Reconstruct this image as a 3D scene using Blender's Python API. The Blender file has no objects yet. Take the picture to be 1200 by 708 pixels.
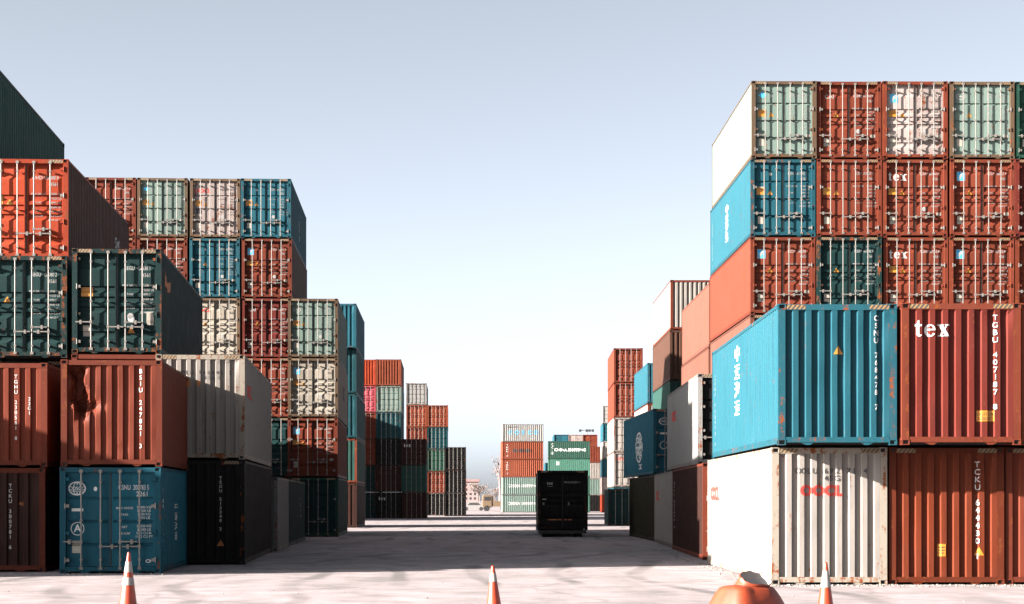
import bpy, bmesh, math, random
from mathutils import Vector, Matrix
random.seed(7)
R = math.radians
scene = bpy.context.scene
COL = scene.collection

# ------------------------------------------------------------------ materials
def new_mat(name):
    m = bpy.data.materials.new(name); m.use_nodes = True
    nt = m.node_tree; nt.nodes.clear()
    out = nt.nodes.new('ShaderNodeOutputMaterial')
    b = nt.nodes.new('ShaderNodeBsdfPrincipled')
    nt.links.new(b.outputs[0], out.inputs[0])
    return m, nt, b

def N(nt, t, **kw):
    n = nt.nodes.new(t)
    for k, v in kw.items(): setattr(n, k, v)
    return n

def ramp(nt, src, p0, p1, c0=(0, 0, 0, 1), c1=(1, 1, 1, 1)):
    r = N(nt, 'ShaderNodeValToRGB')
    r.color_ramp.elements[0].position = p0; r.color_ramp.elements[0].color = c0
    r.color_ramp.elements[1].position = p1; r.color_ramp.elements[1].color = c1
    nt.links.new(src, r.inputs[0]); return r.outputs[0]

def mixc(nt, fac, a, b, blend='MIX'):
    m = N(nt, 'ShaderNodeMix', data_type='RGBA', blend_type=blend)
    for sock, v in ((m.inputs[0], fac), (m.inputs[6], a), (m.inputs[7], b)):
        if hasattr(v, 'is_output'): nt.links.new(v, sock)
        elif isinstance(v, (int, float)): sock.default_value = v
        else: sock.default_value = (*v, 1)
    return m.outputs[2]

def noise(nt, vec, scale, detail=4, rough=.55):
    n = N(nt, 'ShaderNodeTexNoise'); n.inputs['Scale'].default_value = scale
    n.inputs['Detail'].default_value = detail; n.inputs['Roughness'].default_value = rough
    nt.links.new(vec, n.inputs['Vector']); return n.outputs[0]

def paint(name, rgb, rust=.3, fade=.35, rough=.55, light=False):
    """weathered container paint: chalky fading, vertical run-off streaks, rust patches and small dents"""
    m, nt, b = new_mat(name)
    tc = N(nt, 'ShaderNodeTexCoord'); oi = N(nt, 'ShaderNodeObjectInfo')
    add = N(nt, 'ShaderNodeVectorMath', operation='ADD')
    mul = N(nt, 'ShaderNodeVectorMath', operation='SCALE'); mul.inputs[3].default_value = 40
    comb = N(nt, 'ShaderNodeCombineXYZ')
    for i in range(3): nt.links.new(oi.outputs['Random'], comb.inputs[i])
    nt.links.new(comb.outputs[0], mul.inputs[0])
    nt.links.new(tc.outputs['Object'], add.inputs[0]); nt.links.new(mul.outputs[0], add.inputs[1])
    v = add.outputs[0]
    mp = N(nt, 'ShaderNodeMapping'); mp.inputs['Scale'].default_value = (5, 5, .35)
    nt.links.new(v, mp.inputs[0])
    big = noise(nt, v, .55, 3); mid = noise(nt, v, 3.2, 6, .65); streak = noise(nt, mp.outputs[0], 1.6, 5, .6)
    fine = noise(nt, v, 14, 5, .7)
    faded = tuple(c * .82 + .18 * (sum(rgb) / 3 * .9 + .03) for c in rgb)
    dirt = tuple(c * .50 + .003 for c in rgb) if not light else tuple(c * .62 for c in (rgb[0], rgb[1] * .95, rgb[2] * .86))
    rustc = (.095, .026, .008)
    c = mixc(nt, ramp(nt, big, .35, .72), rgb, faded)
    f = N(nt, 'ShaderNodeMath', operation='MULTIPLY'); f.inputs[1].default_value = fade
    c = mixc(nt, f.outputs[0], rgb, c); nt.links.new(ramp(nt, mid, .3, .7), f.inputs[0])
    s = N(nt, 'ShaderNodeMath', operation='MULTIPLY'); s.inputs[1].default_value = .75
    nt.links.new(ramp(nt, streak, .54, .76), s.inputs[0])
    c = mixc(nt, s.outputs[0], c, dirt)
    # rust: patches where a mid and a streak noise agree
    p = N(nt, 'ShaderNodeMath', operation='MULTIPLY'); nt.links.new(mid, p.inputs[0]); nt.links.new(streak, p.inputs[1])
    p2 = N(nt, 'ShaderNodeMath', operation='MULTIPLY_ADD'); p2.inputs[1].default_value = .45; p2.inputs[2].default_value = -.2
    nt.links.new(fine, p2.inputs[0])
    p3 = N(nt, 'ShaderNodeMath', operation='ADD'); nt.links.new(p.outputs[0], p3.inputs[0]); nt.links.new(p2.outputs[0], p3.inputs[1])
    rr = ramp(nt, p3.outputs[0], .46 - .18 * rust, .52 - .16 * rust)
    c = mixc(nt, rr, c, rustc)
    hs = N(nt, 'ShaderNodeHueSaturation'); nt.links.new(c, hs.inputs['Color'])
    mr = N(nt, 'ShaderNodeMapRange'); mr.inputs[3].default_value = .82; mr.inputs[4].default_value = 1.12
    nt.links.new(oi.outputs['Random'], mr.inputs[0]); nt.links.new(mr.outputs[0], hs.inputs['Value'])
    nt.links.new(hs.outputs[0], b.inputs['Base Color'])
    rg = N(nt, 'ShaderNodeMapRange'); rg.inputs[3].default_value = rough - .12; rg.inputs[4].default_value = rough + .25
    nt.links.new(mid, rg.inputs[0]); nt.links.new(rg.outputs[0], b.inputs['Roughness'])
    b.inputs['Specular IOR Level'].default_value = .10
    bp = N(nt, 'ShaderNodeBump'); bp.inputs['Strength'].default_value = .35; bp.inputs['Distance'].default_value = .02
    nt.links.new(mid, bp.inputs['Height']); nt.links.new(bp.outputs[0], b.inputs['Normal'])
    return m

PAL = dict(
    redbrown=(.082, .0172, .0086), brown=(.076, .0150, .0068), orange=(.118, .0280, .0130), redorange=(.165, .0220, .0070),
    salmon=(.078, .0300, .0205), blue=(.0066, .045, .061), darkblue=(.0040, .047, .070), darkgreen=(.0030, .0150, .0150),
    lightgreen=(.078, .110, .096), green=(.009, .036, .025), midgreen=(.020, .066, .047), white=(.142, .130, .118), grey=(.135, .135, .130),
    cream=(.165, .148, .122), pink=(.18, .03, .04), black=(.0040, .0040, .0040), olive=(.014, .0125, .006), teal=(.0035, .025, .030),
    pinkwhite=(.175, .148, .138), maroon=(.062, .0100, .0068), darkbrown=(.018, .0065, .0045), rustgrey=(.060, .040, .025), rustred=(.068, .0130, .0046), umber=(.042, .0200, .0130), deepgreen=(.010, .034, .028))  # next-to-last entry: brown with the shade of unlit sides mixed in
NAMES = dict(redbrown='red-brown', brown='brown', orange='orange', redorange='bright red', salmon='salmon red', blue='blue',
    darkblue='dark blue', darkgreen='dark green', lightgreen='pale green', green='green', midgreen='mid green', white='white', grey='grey',
    cream='cream', pink='pink', black='black', olive='olive', teal='teal', pinkwhite='rusty white', maroon='dark red', darkbrown='dark brown', umber='umber brown', rustgrey='rust grey', rustred='rust red', deepgreen='deep green')
LIGHTS = ('white', 'cream', 'lightgreen', 'grey', 'pinkwhite')
MP, MF = {}, {}
for k, c in PAL.items():
    MP[k] = paint(NAMES[k].replace(' ', '_') + '_paint', c, rust=.75 if k == 'pinkwhite' else .36 if k in ('redbrown', 'brown', 'white', 'olive') else .20, light=k in LIGHTS)
    MF[k] = paint(NAMES[k].replace(' ', '_') + '_frame_paint', tuple(x * .85 for x in c), rust=.95 if k in LIGHTS or k == 'darkgreen' else .6, light=k in LIGHTS)

def flat(name, rgb, rough=.5, metal=0, var=.25, scale=8):
    m, nt, b = new_mat(name)
    tc = N(nt, 'ShaderNodeTexCoord')
    n = noise(nt, tc.outputs['Object'], scale, 5, .65)
    c = mixc(nt, ramp(nt, n, .35, .75), rgb, tuple(x * (1 - var) for x in rgb))
    nt.links.new(c, b.inputs['Base Color'])
    b.inputs['Roughness'].default_value = rough; b.inputs['Metallic'].default_value = metal
    return m
M_GALV = flat('galvanised_steel', (.108, .10, .09), .5, .1, .3, 12)
M_RUBBER = flat('black_rubber', (.006, .006, .006), .8)
M_CAST = flat('rusty_casting_steel', (.08, .035, .018), .75, 0, .6, 18)
M_WTXT = flat('white_lettering_paint', (.34, .34, .33), .6, 0, .2, 20)
M_DTXT = flat('dulled_white_lettering', (.17, .17, .165), .6, 0, .35, 20)
M_KTXT = flat('black_lettering_paint', (.010, .010, .012), .6)
M_RTXT = flat('red_lettering_paint', (.30, .012, .006), .6, 0, .2, 15)
M_BTXT = flat('blue_lettering_paint', (.03, .25, .45), .6)
M_YEL = flat('yellow_sticker', (.28, .115, .008), .5, 0, .2, 20)
M_WST = flat('pale_sticker', (.20, .185, .155), .55, 0, .3, 30)
M_DARK = flat('dark_steel', (.007, .007, .007), .7)
M_ORTXT = flat('orange_lettering_paint', (.26, .075, .009), .6)
def stripes():
    m, nt, b = new_mat('hazard_stripe_paint')
    tc = N(nt, 'ShaderNodeTexCoord'); sp = N(nt, 'ShaderNodeSeparateXYZ'); nt.links.new(tc.outputs['Object'], sp.inputs[0])
    a = N(nt, 'ShaderNodeMath', operation='MULTIPLY_ADD'); a.inputs[1].default_value = -.8
    nt.links.new(sp.outputs[2], a.inputs[0]); nt.links.new(sp.outputs[0], a.inputs[2])
    pp = N(nt, 'ShaderNodeMath', operation='PINGPONG'); pp.inputs[1].default_value = .045; nt.links.new(a.outputs[0], pp.inputs[0])
    g = N(nt, 'ShaderNodeMath', operation='GREATER_THAN'); g.inputs[1].default_value = .0225; nt.links.new(pp.outputs[0], g.inputs[0])
    nt.links.new(mixc(nt, g.outputs[0], (.02, .018, .015), (.13, .078, .030)), b.inputs['Base Color'])
    b.inputs['Roughness'].default_value = .6
    return m
M_HAZ = stripes()

# ------------------------------------------------------------------ mesh helpers
def box(bm, x0, x1, y0, y1, z0, z1):
    v = [bm.verts.new(p) for p in ((x0,y0,z0),(x1,y0,z0),(x1,y1,z0),(x0,y1,z0),(x0,y0,z1),(x1,y0,z1),(x1,y1,z1),(x0,y1,z1))]
    for f in ((0,3,2,1),(4,5,6,7),(0,1,5,4),(1,2,6,5),(2,3,7,6),(3,0,4,7)): bm.faces.new([v[i] for i in f])
    return v
def cyl(bm, p0, p1, r, n=8, r1=None):
    p0, p1 = Vector(p0), Vector(p1); d = (p1 - p0).normalized(); r1 = r if r1 is None else r1
    a = d.orthogonal().normalized(); b = d.cross(a)
    A = [bm.verts.new(p0 + (a * math.cos(t) + b * math.sin(t)) * r) for t in [i * 2 * math.pi / n for i in range(n)]]
    B = [bm.verts.new(p1 + (a * math.cos(t) + b * math.sin(t)) * r1) for t in [i * 2 * math.pi / n for i in range(n)]]
    for i in range(n): bm.faces.new((A[i], A[(i+1) % n], B[(i+1) % n], B[i]))
    bm.faces.new(A[::-1]); bm.faces.new(B)
def to_mesh(bm, name, smooth=False):
    bmesh.ops.recalc_face_normals(bm, faces=bm.faces)
    me = bpy.data.meshes.new(name); bm.to_mesh(me); bm.free()
    if smooth:
        for p in me.polygons: p.use_smooth = True
    return me
def put(name, me, mats, parent=None, loc=None):
    o = bpy.data.objects.new(name, me); COL.objects.link(o)
    mats = mats if isinstance(mats, (list, tuple)) else [mats]
    while len(me.materials) < len(mats): me.materials.append(None)
    for i, m in enumerate(mats):
        o.material_slots[i].link = 'OBJECT'; o.material_slots[i].material = m
    if parent: o.parent = parent
    if loc: o.location = loc
    return o
def tag(o, label, cat, group=None, kind=None):
    if label: o['label'] = label
    if cat: o['category'] = cat
    if group: o['group'] = group
    if kind: o['kind'] = kind
    return o

W2 = 1.219
DIM = {('40', 'h'): (12.192, 2.896), ('40', 's'): (12.192, 2.591), ('20', 's'): (6.058, 2.591), ('20', 'h'): (6.058, 2.896)}

# panel profiles: piecewise-linear (t, depth) along one axis
def trapezoid(a, b, pitch, flat_out, slope, flat_in, depth):
    n = int((b - a) // pitch); pitch2 = (b - a) / n; k = pitch2 / pitch
    fo, sl, fi = flat_out * k, slope * k, flat_in * k
    pts = [(a, 0)]; t = a
    for i in range(n):
        t0 = a + i * pitch2
        pts += [(t0 + sl, depth), (t0 + sl + fi, depth), (t0 + 2 * sl + fi, 0), (t0 + pitch2, 0)]
    return [p for i, p in enumerate(pts) if i == 0 or p[0] > pts[i-1][0] + 1e-5]
def interp(prof, t):
    if t <= prof[0][0]: return prof[0][1]
    for (a, da), (b, db) in zip(prof, prof[1:]):
        if t <= b: return da + (db - da) * (t - a) / (b - a)
    return prof[-1][1]
END_PROF = trapezoid(-1.065, 1.065, .254, .104, .022, .106, .054)
def side_prof(L): return trapezoid(.12, L - .12, .278, .072, .068, .070, .036)
DOOR_IN, DOOR_OUT = .138, .096
def door_prof(kind, H):
    z0, z1 = .17, H - .13; h = z1 - z0
    def at(fr): return z1 - fr * h
    if kind == 'A':
        pts = [(0, 0)]
        for f in (.27, .52, .765):
            pts += [(f - .013, 0), (f - .008, 1), (f + .008, 1), (f + .017, 0)]
        pts += [(1, 0)]
    else:
        pts = [(0, 1), (.135, 1), (.175, 0), (.345, 0), (.355, 1), (.395, 1), (.425, 0), (.455, 0), (.465, 1), (.50, 1), (.53, 0),
               (.56, 0), (.57, 1), (.60, 1), (.635, 0), (.825, 0), (.835, 1), (.865, 1), (.905, 0), (.975, 0), (1, 1)]
    D = DOOR_IN - DOOR_OUT
    return sorted([(at(f), (0 if kind == 'B' else 0.0) + d * D) for f, d in pts])

def dents(prof, zs, seed, dent):
    rnd = random.Random(seed)
    bumps = [(rnd.uniform(prof[0][0], prof[-1][0]), rnd.uniform(zs[0], zs[-1]), rnd.uniform(.15, .5), rnd.uniform(-1, 1.6)) for _ in range(int(10 + 2 * (prof[-1][0] - prof[0][0])))]
    def dd(t, z):
        if z in (zs[0], zs[-1]) or t in (prof[0][0], prof[-1][0]): return 0
        return sum(a * math.exp(-((t - u) ** 2 + (z - w) ** 2) / (s * s)) for u, w, s, a in bumps) * dent * 2
    return dd
def grid_panel(prof, zs, fn, seed=0, dent=.006):
    """corrugated sheet: prof along t, rows at zs; fn(t, depth, z) -> xyz; small smooth dents"""
    bm = bmesh.new(); dd = dents(prof, zs, seed, dent)
    rows = [[bm.verts.new(fn(t, d + dd(t, z), z)) for t, d in prof] for z in zs]
    for r0, r1 in zip(rows, rows[1:]):
        for i in range(len(prof) - 1): bm.faces.new((r0[i], r0[i+1], r1[i+1], r1[i]))
    return bm

CACHE = {}
def cached(key, fn):
    if key not in CACHE: CACHE[key] = fn()
    return CACHE[key]

def m_frame(L, H):
    bm = bmesh.new()
    pw, e = .150, .004
    for sx in (-1, 1):
        xa, xb = sorted((sx * (W2 - e), sx * (W2 - pw)))
        for ya, yb in ((e, .11), (L - .11, L - e)): box(bm, xa, xb, ya, yb, .118, H - .118)
        xa, xb = sorted((sx * (W2 - .006), sx * (W2 - .06)))
        box(bm, xa, xb, .178, L - .178, .03, .155)            # bottom side rail
        box(bm, xa, xb, .178, L - .178, H - .075, H - .008)   # top side rail
    for ya, yb in ((.008, .10), (L - .10, L - .008)):
        box(bm, -W2 + .162, W2 - .162, ya, yb, .055, .165)     # sill
        box(bm, -W2 + .162, W2 - .162, ya, yb, H - .128, H - .010)   # header
    for sx in (-1, 1):                                        # gussets under the sill
        for xc in (.62,):
            v = [(sx * (xc - .14), .054), (sx * (xc + .14), .054), (sx * (xc + .02), .004), (sx * (xc - .06), .004)]
            a = [bm.verts.new((x, .02, z)) for x, z in v]; b = [bm.verts.new((x, .09, z)) for x, z in v]
            bm.faces.new(a); bm.faces.new(b[::-1])
            for i in range(4): bm.faces.new((a[i], a[(i+1) % 4], b[(i+1) % 4], b[i]))
    return to_mesh(bm, 'frame')
def m_casting():
    bm = bmesh.new()
    box(bm, 0, .162, 0, .178, 0, .118)
    bmesh.ops.recalc_face_normals(bm, faces=bm.faces)
    for n in (Vector((0, -1, 0)), Vector((-1, 0, 0))):
        f = [f for f in bm.faces if f.normal.dot(n) > .9 and f.calc_area() > .01][0]
        bmesh.ops.inset_region(bm, faces=[f], thickness=.028, depth=0)
        r = bmesh.ops.extrude_face_region(bm, geom=[f]); fs = [g for g in r['geom'] if isinstance(g, bmesh.types.BMFace)]
        bmesh.ops.translate(bm, verts=[g for g in r['geom'] if isinstance(g, bmesh.types.BMVert)], vec=-n * .05)
        fs[0].material_index = 1  # black slot paints in the darkness inside the casting hole
        bmesh.ops.delete(bm, geom=[f], context='FACES_ONLY')
    return to_mesh(bm, 'corner_casting')
def m_side(L, H, seed):
    pr = side_prof(L); zs = [.15 + (H - .225) * i / 6 for i in range(7)]
    return to_mesh(grid_panel(pr, zs, lambda t, d, z: (-(W2 - .012) + d, t, z), seed, .005), 'side_panel')
def m_end(H, seed):
    zs = [.16 + (H - .285) * i / 24 for i in range(25)]
    return to_mesh(grid_panel(END_PROF, zs, lambda t, d, z: (t, .014 + d, z), seed, .006), 'end_panel')
def m_torn(H):
    """the end wall torn and punched in at its upper corner"""
    zs = [.16 + (H - .285) * i / 44 for i in range(45)]
    rnd = random.Random(3)
    pr = []
    for (a, da), (b, db) in zip(END_PROF, END_PROF[1:]):
        k = 2 if a < 0 else 1
        pr += [(a + (b - a) * j / k, da + (db - da) * j / k) for j in range(k)]
    pr.append(END_PROF[-1])
    def fn(t, d, z):
        zz = H - z
        u = (t + .83 - .10 * (zz - .5)) / (.14 + .05 * math.sin(zz * 9)); w = (zz - .72) / .62
        push = .42 * math.exp(-(u * u) ** 1.5 - (w * w) ** 2)
        u2 = (t + .55) / .22; w2 = (zz - 1.12) / .14
        push += .22 * math.exp(-u2 * u2 - w2 * w2)
        lip = -.11 * math.exp(-((t + .64) / .07) ** 2 - ((zz - .98) / .12) ** 2) - .09 * math.exp(-((t + .93) / .05) ** 2 - ((zz - 1.1) / .10) ** 2)
        bulge = -.03 * math.exp(-((t + .45) / .5) ** 2 - ((zz - 1.6) / .4) ** 2)
        j = rnd.uniform(-.03, .03) * min(1, push * 6)
        return (t + j + .25 * push * (1 if u > 0 else -1) * .4, .014 + d + push + lip + bulge, z + j)
    return to_mesh(grid_panel(pr, zs, fn, 5, .010), 'end_panel')
def m_roof(L, H):
    bm = bmesh.new()
    n = int(L / .21)
    for i in range(n):
        a, b = .1 + (L - .2) * i / n, .1 + (L - .2) * (i + 1) / n; m = a + (b - a) * .5
        for p, q, za, zb in ((a, m - .02, 0, 0), (m - .02, m, 0, .018), (m, b - .02, .018, .018), (b - .02, b, .018, 0)):
            v = [bm.verts.new(c) for c in ((-W2 + .05, p, H - .035 + za), (W2 - .05, p, H - .035 + za), (W2 - .05, q, H - .035 + zb), (-W2 + .05, q, H - .035 + zb))]
            bm.faces.new(v)
    bmesh.ops.remove_doubles(bm, verts=bm.verts, dist=1e-4)
    return to_mesh(bm, 'roof_panel')
def m_floor(L):
    bm = bmesh.new(); box(bm, -W2 + .062, W2 - .062, .102, L - .102, .10, .14)
    i = .5
    while i < L - .4: box(bm, -W2 + .07, W2 - .07, i, i + .05, .04, .098); i += .6
    return to_mesh(bm, 'floor_panel')
def m_door(kind, H, s, hinges):
    """s=-1: leaf at -x"""
    bm = bmesh.new(); xa, xb = .018, 1.062; z0, z1 = .172, H - .132; b = .045
    yo = DOOR_OUT - .006
    def bx(x0, x1, y0, y1, za, zb):
        x0, x1 = sorted((s * x0, s * x1)); box(bm, x0, x1, y0, y1, za, zb)
    bx(xa, xa + b, yo, yo + .055, z0, z1); bx(xb - b, xb, yo, yo + .055, z0, z1)
    bx(xa + b, xb - b, yo + .001, yo + .054, z1 - b, z1); bx(xa + b, xb - b, yo + .001, yo + .054, z0, z0 + b)
    pr = [p for p in door_prof(kind, H)]
    pr = [(t, d) for t, d in pr if z0 + b < t < z1 - b]
    pr = [(z0 + b, pr[0][1])] + pr + [(z1 - b, pr[-1][1])]
    xs = [xa + b + (xb - xa - 2 * b) * i / 6 for i in range(7)]
    rnd = random.Random(11 if s < 0 else 12)
    rows = [[bm.verts.new((s * x, DOOR_OUT + d + (rnd.uniform(-.002, .002) if 0 < i < 6 else 0), z)) for i, x in enumerate(xs)] for z, d in pr]
    for r0, r1 in zip(rows, rows[1:]):
        for i in range(6): bm.faces.new((r0[i], r0[i+1], r1[i+1], r1[i]))
    return to_mesh(bm, 'door')
BARX = (.235, .70)
def m_bar(H, x):
    bm = bmesh.new(); y = .012
    cyl(bm, (x, y, .10), (x, y, H - .06), .019, 8)
    for z in (.13, H - .10): box(bm, x - .045, x + .045, -.012, .092, z - .035, z + .035)
    for z in (.34, H * .5, H - .36): box(bm, x - .034, x + .034, -.009, .094, z - .022, z + .022)
    return to_mesh(bm, 'lock_bar')
def m_handle(x, s, z):
    bm = bmesh.new()
    x0, x1 = sorted((x, x + s * .42))
    box(bm, x0, x1, -.030, -.014, z - .016, z + .016)
    box(bm, x - .032, x + .032, -.034, .03, z - .045, z + .045)
    xm = x + s * .28; box(bm, xm - .03, xm + .03, -.036, .092, z - .06, z + .05)
    return to_mesh(bm, 'handle')
def m_hinge(s, z):
    bm = bmesh.new(); xa, xb = sorted((s * .985, s * 1.095))
    box(bm, xa, xb, -.012, .088, z - .038, z + .038)
    cyl(bm, (s * 1.085, -.012, z - .075), (s * 1.085, -.012, z + .075), .016, 6)
    return to_mesh(bm, 'hinge')
def m_gasket(H):
    bm = bmesh.new(); box(bm, -.016, .016, .08, .15, .17, H - .13); return to_mesh(bm, 'door_gasket')
def m_haz(H, sx):
    bm = bmesh.new(); xa, xb = sorted((sx * (W2 - .165), sx * (W2 - .56)))
    v = [bm.verts.new(p) for p in ((xa, .005, H - .112), (xb, .005, H - .112), (xb, .005, H - .022), (xa, .005, H - .022))]
    bm.faces.new(v); return to_mesh(bm, 'hazard_stripe')

# ------------------------------------------------------------------ lettering
GL = {}
def glyphs(text, bold=0.0):
    key = (text, bold)
    if key not in GL:
        cu = bpy.data.curves.new('lettering', 'FONT'); cu.body = text; cu.size = 1; cu.align_x = 'CENTER'; cu.align_y = 'CENTER'
        cu.offset = bold; cu.space_line = .95; cu.resolution_u = 3
        ob = bpy.data.objects.new('lettering', cu)
        me = bpy.data.meshes.new_from_object(ob)
        GL[key] = ([tuple(v.co[:2]) for v in me.vertices], [tuple(p.vertices) for p in me.polygons])
        bpy.data.objects.remove(ob); bpy.data.curves.remove(cu); bpy.data.meshes.remove(me)
    return GL[key]
def S(text, u, v, size, bold=.0, rot=0, sx=1.0):
    """flat shape list in panel coordinates"""
    vs, fs = glyphs(text, bold); c, s = math.cos(rot), math.sin(rot)
    return ([(u + (x * sx * c - y * s) * size, v + (x * sx * s + y * c) * size) for x, y in vs], fs)
def stack(text, u, ztop, size, step=.98, bold=.012, sx=1.0):
    """letters one above the other, each upright"""
    return [S(ch, u, ztop - i * size * step, size, bold, 0, sx) for i, ch in enumerate(text) if ch != ' ']
def poly(pts): return (pts, [tuple(range(len(pts)))])
def rect(u0, u1, v0, v1): return poly([(u0, v0), (u1, v0), (u1, v1), (u0, v1)])
def disc(u, v, r, n=16, ax=1): return poly([(u + ax * r * math.cos(i * 6.2832 / n), v + r * math.sin(i * 6.2832 / n)) for i in range(n)])
def ring(u, v, r0, r1, n=24, ax=1.0):
    vs = []; fs = []
    for i in range(n):
        a = i * 2 * math.pi / n
        vs += [(u + ax * r0 * math.cos(a), v + r0 * math.sin(a)), (u + ax * r1 * math.cos(a), v + r1 * math.sin(a))]
    for i in range(n):
        j = (i + 1) % n; fs.append((2*i, 2*i+1, 2*j+1, 2*j))
    return vs, fs
def serif_tex(u, v, h):
    """bold serif lower-case t e x; h: x-height, (u, v): left end of the baseline"""
    P = lambda pts, du: poly([(u + (du + x) * h, v + y * h) for x, y in pts])
    out = [P([(.12, .14), (.12, .98), (.20, 1.30), (.36, 1.34), (.36, .20), (.42, .12), (.52, .16), (.56, .08), (.42, -.03), (.24, -.03)], 0), P([(0, .84), (.56, .84), (.56, 1.0), (0, 1.0)], 0)]
    n = 22; vs = []; fs = []
    for i in range(n + 1):
        a = math.radians(8 + (330 - 8) * i / n)
        vs += [(u + (1.26 + .46 * math.cos(a)) * h, v + (.48 + .52 * math.sin(a)) * h), (u + (1.29 + .22 * math.cos(a)) * h, v + (.49 + .40 * math.sin(a)) * h)]
    for i in range(n): fs.append((2*i, 2*i+1, 2*i+3, 2*i+2))
    out += [(vs, fs), P([(1.05, .50), (1.71, .50), (1.70, .62), (1.05, .62)], 0)]
    out += [P([(1.98, .95), (2.30, .95), (2.84, .06), (2.52, .06)], 0), P([(2.58, .95), (2.72, .95), (2.24, .06), (2.10, .06)], 0)]
    for x in (1.90, 2.48): out.append(P([(x, .91), (x + .46, .91), (x + .46, 1.0), (x, 1.0)], 0))
    for x in (1.94, 2.44): out.append(P([(x, 0), (x + .46, 0), (x + .46, .09), (x, .09)], 0))
    return out
def tri(u, v, s): return poly([(u - s, v - s * .8), (u + s, v - s * .8), (u, v + s * .95)])

def lay(shapes, face, L, H, kind, lift=.004, sd=0, torn=False):
    """lays flat shapes on a face of the container, following its corrugation. face: F (front), W (-x side), E (+x side)"""
    bm = bmesh.new()
    for k, (vs, fs) in enumerate(shapes):
        V = [bm.verts.new((u, v, .0003 * k)) for u, v in vs]
        for f in fs:
            try: bm.faces.new([V[i] for i in f])
            except ValueError: pass
    if not bm.verts: return None
    if face == 'F' and kind == 'end': prof, ax = END_PROF, 0
    elif face == 'F': prof, ax = door_prof(kind, H), 1
    else: prof, ax = side_prof(L), 0
    def tt(co): return co[ax] if face in 'F' else (-co[0] if face == 'W' else co[0])
    lo = min(v.co[ax] for v in bm.verts); hi = max(v.co[ax] for v in bm.verts)
    if face == 'F' and kind == 'end': dd = dents(END_PROF, [.16, H - .125], 5 if torn else sd, .010 if torn else .006)
    elif face == 'F': dd = lambda t, z: 0
    else: dd = dents(prof, [.15, H - .075], sd if face == 'W' else (sd + 1) % 3, .005)
    if face != 'F' or kind == 'end': lift += .004
    def side_t(t): return L - t if face == 'E' else t
    sgn = -1 if face == 'W' else 1
    no = Vector((1, 0, 0)) if ax == 0 else Vector((0, 1, 0))
    for t, _ in prof:
        c = sgn * t
        if lo < c < hi:
            bmesh.ops.bisect_plane(bm, geom=bm.verts[:] + bm.edges[:] + bm.faces[:], plane_co=no * c, plane_no=no, dist=1e-6)
    bmesh.ops.triangulate(bm, faces=bm.faces[:])
    for v in bm.verts:
        u, z = v.co.x, v.co.y; d = interp(prof, tt(v.co)) + dd(side_t(tt(v.co)), z) - lift - min(v.co.z, .012)
        if face == 'F': v.co = (u, (.014 if kind == 'end' else DOOR_OUT) + d, z)
        elif face == 'W': v.co = (-(W2 - .012) + d, -u, z)
        else: v.co = ((W2 - .012) - d, u, z)
    me = bpy.data.meshes.new('lettering'); bm.to_mesh(me); bm.free()
    return me

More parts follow.
